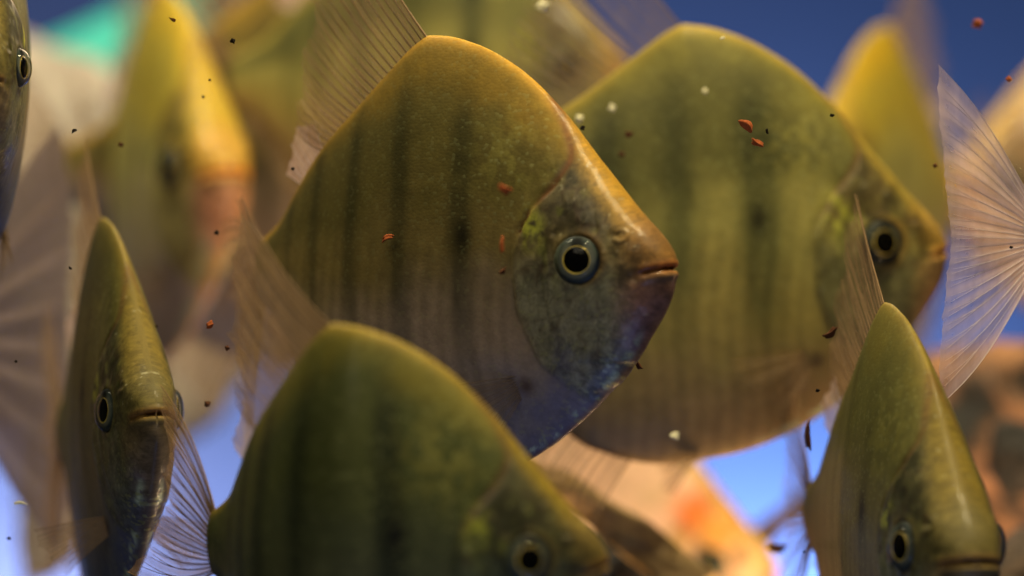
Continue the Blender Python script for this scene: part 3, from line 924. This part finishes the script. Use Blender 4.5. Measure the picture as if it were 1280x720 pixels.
BITS = [
 ('orange-red crumb, larger of the touching pair on the green-gold fish', 932, 158, .60, 22, 13, 30, M_RED),
 ('orange-red crumb, lower of the touching pair on the green-gold fish', 947, 178, .60, 19, 9, 40, M_RED),
 ('blurred orange crumb on the shoulder of the central fish', 631, 236, .545, 20, 12, 0, M_RED),
 ('slanting red-brown crumb between two stripes of the central fish', 485, 298, .575, 18, 7, -25, M_RED),
 ('upright red-brown shred behind the eye of the central fish', 628, 306, .570, 23, 6, 80, M_RED),
 ('dark brown crumb under the upright shred on the central fish', 628, 339, .570, 11, 7, 110, M_BROWN),
 ('red-brown shred with a pale end near the lower right fish fin', 1037, 415, .595, 25, 9, -28, M_BROWN),
 ('long upright brown shred over the blue water beside the lower right fish', 1012, 545, .60, 40, 8, 100, M_BROWN),
 ('tiny black bit above the long upright shred', 1022, 488, .60, 7, 5, 0, M_DARK),
 ('dark brown bit at the throat edge of the central fish', 799, 457, .585, 11, 7, 30, M_BROWN),
 ('round black speck beside the forehead of the central fish', 728, 160, .60, 7, 7, 0, M_DARK),
 ('small orange dot on the gill cover of the central fish', 747, 449, .575, 9, 9, 0, M_RED),
 ('brown crumb with a pale tip on the back of the bottom fish', 499, 438, .560, 24, 9, 12, M_BROWN),
 ('round orange crumb against the dark blue at the upper right', 1222, 30, .64, 13, 12, 0, M_RED),
 ('small red crumb at the right edge above the tail fin', 1261, 99, .60, 9, 7, 30, M_RED),
 ('tiny red-brown speck on the upper part of the fanned tail fin', 1169, 207, .60, 7, 6, 0, M_BROWN),
 ('black speck right of the orange-red pair', 959, 164, .60, 8, 4, 60, M_DARK),
 ('black speck near the back edge of the green-gold fish', 1040, 144, .60, 7, 5, 0, M_DARK),
 ('faint red crumb on the green-gold fish by the pale bubbles', 786, 168, .63, 11, 8, 0, M_BROWN),
 ('faint brown crumb below the one by the pale bubbles', 777, 193, .63, 9, 8, 0, M_BROWN),
 ('black speck over the blurred fish between yellow fish and central fish', 291, 51, .60, 9, 7, 50, M_DARK),
 ('brown curl on the crest of the yellow fish', 216, 24, .60, 10, 4, 20, M_BROWN),
 ('tiny dark speck on the yellow forehead', 262, 100, .60, 4, 4, 0, M_DARK),
 ('tiny dark speck lower on the yellow forehead', 254, 121, .60, 4, 4, 0, M_DARK),
 ('dark bit over the pale beige area left of the yellow fish', 93, 164, .60, 8, 5, -40, M_DARK),
 ('faint brown speck on the flank of the yellow fish', 151, 181, .62, 7, 6, 0, M_BROWN),
 ('black speck at the hind edge of the central fish', 366, 211, .60, 5, 5, 90, M_DARK),
 ('dark round speck on the fin under the yellow snout', 271, 291, .60, 7, 7, 0, M_DARK),
 ('orange crumb left of the bottom fish fin', 262, 406, .60, 11, 8, -50, M_RED),
 ('dark red round speck on the pale tail of the central fish', 284, 435, .60, 7, 7, 0, M_BROWN),
 ('brown round speck low on the pale tail of the central fish', 259, 505, .60, 8, 8, 0, M_BROWN),
 ('dark speck between left fish and yellow fish', 195, 408, .60, 6, 5, 0, M_DARK),
 ('tiny dark speck by the crest of the left fish', 88, 335, .60, 6, 4, 20, M_DARK),
 ('tiny dark speck on the pink tail at the left edge', 20, 452, .60, 5, 4, 0, M_DARK),
 ('thin pale flake over the white glow at the lower left', 25, 630, .60, 20, 4, -5, M_PALE),
 ('black speck in the lower left corner glow', 11, 673, .60, 6, 5, 0, M_DARK),
 ('dark speck on the peduncle by the right edge', 1264, 309, .60, 5, 4, 0, M_DARK),
 ('reddish bit low over the bright blue glow', 972, 684, .66, 26, 12, 15, M_BROWN),
 ('tiny black dot over the bright blue glow', 1005, 690, .60, 4, 4, 0, M_DARK),
 ('dark red crumb on the dark flank of the bottom fish', 517, 601, .515, 10, 10, 0, M_BROWN),
 ('dark speck high on the flank of the bottom fish', 497, 486, .535, 10, 8, 0, M_DARK),
]
for i, (lb, x, y, d, ln, wd, an, m) in enumerate(BITS):
    k = .8 if m is M_DARK else .9
    crumb('food_crumb', lb, 'food crumb', x, y, d + (i % 4)*.008, ln*k, wd*k, an, m, 300 + i)
PALES = [
 ('pale yellow bubble nearest the black speck at the central forehead', 724, 148, .655, 9, 9, M_PALE),
 ('pale yellow bubble right of its twin on the green-gold fish', 765, 135, .655, 9, 9, M_PALE),
 ('faint pale bubble high on the flank of the green-gold fish', 881, 114, .655, 6, 6, M_PALE),
 ('pale bubble on the belly edge of the green-gold fish', 843, 545, .64, 11, 9, M_PALE),
 ('pale bubble at the top edge left of centre', 678, 8, .66, 14, 11, M_PALE),
 ('tiny white glint, made as a solid bead, on the back of the green-gold fish', 903, 48, .62, 6, 3, M_PALE),  # a glint modelled as a pale solid bead, no bubble
]
for i, (lb, x, y, d, ln, wd, m) in enumerate(PALES):
    o = crumb('bubble', lb, 'bubble', x, y, d, ln, wd, 0, m, 700 + i); o['group'] = 'pale bubbles among the fish'
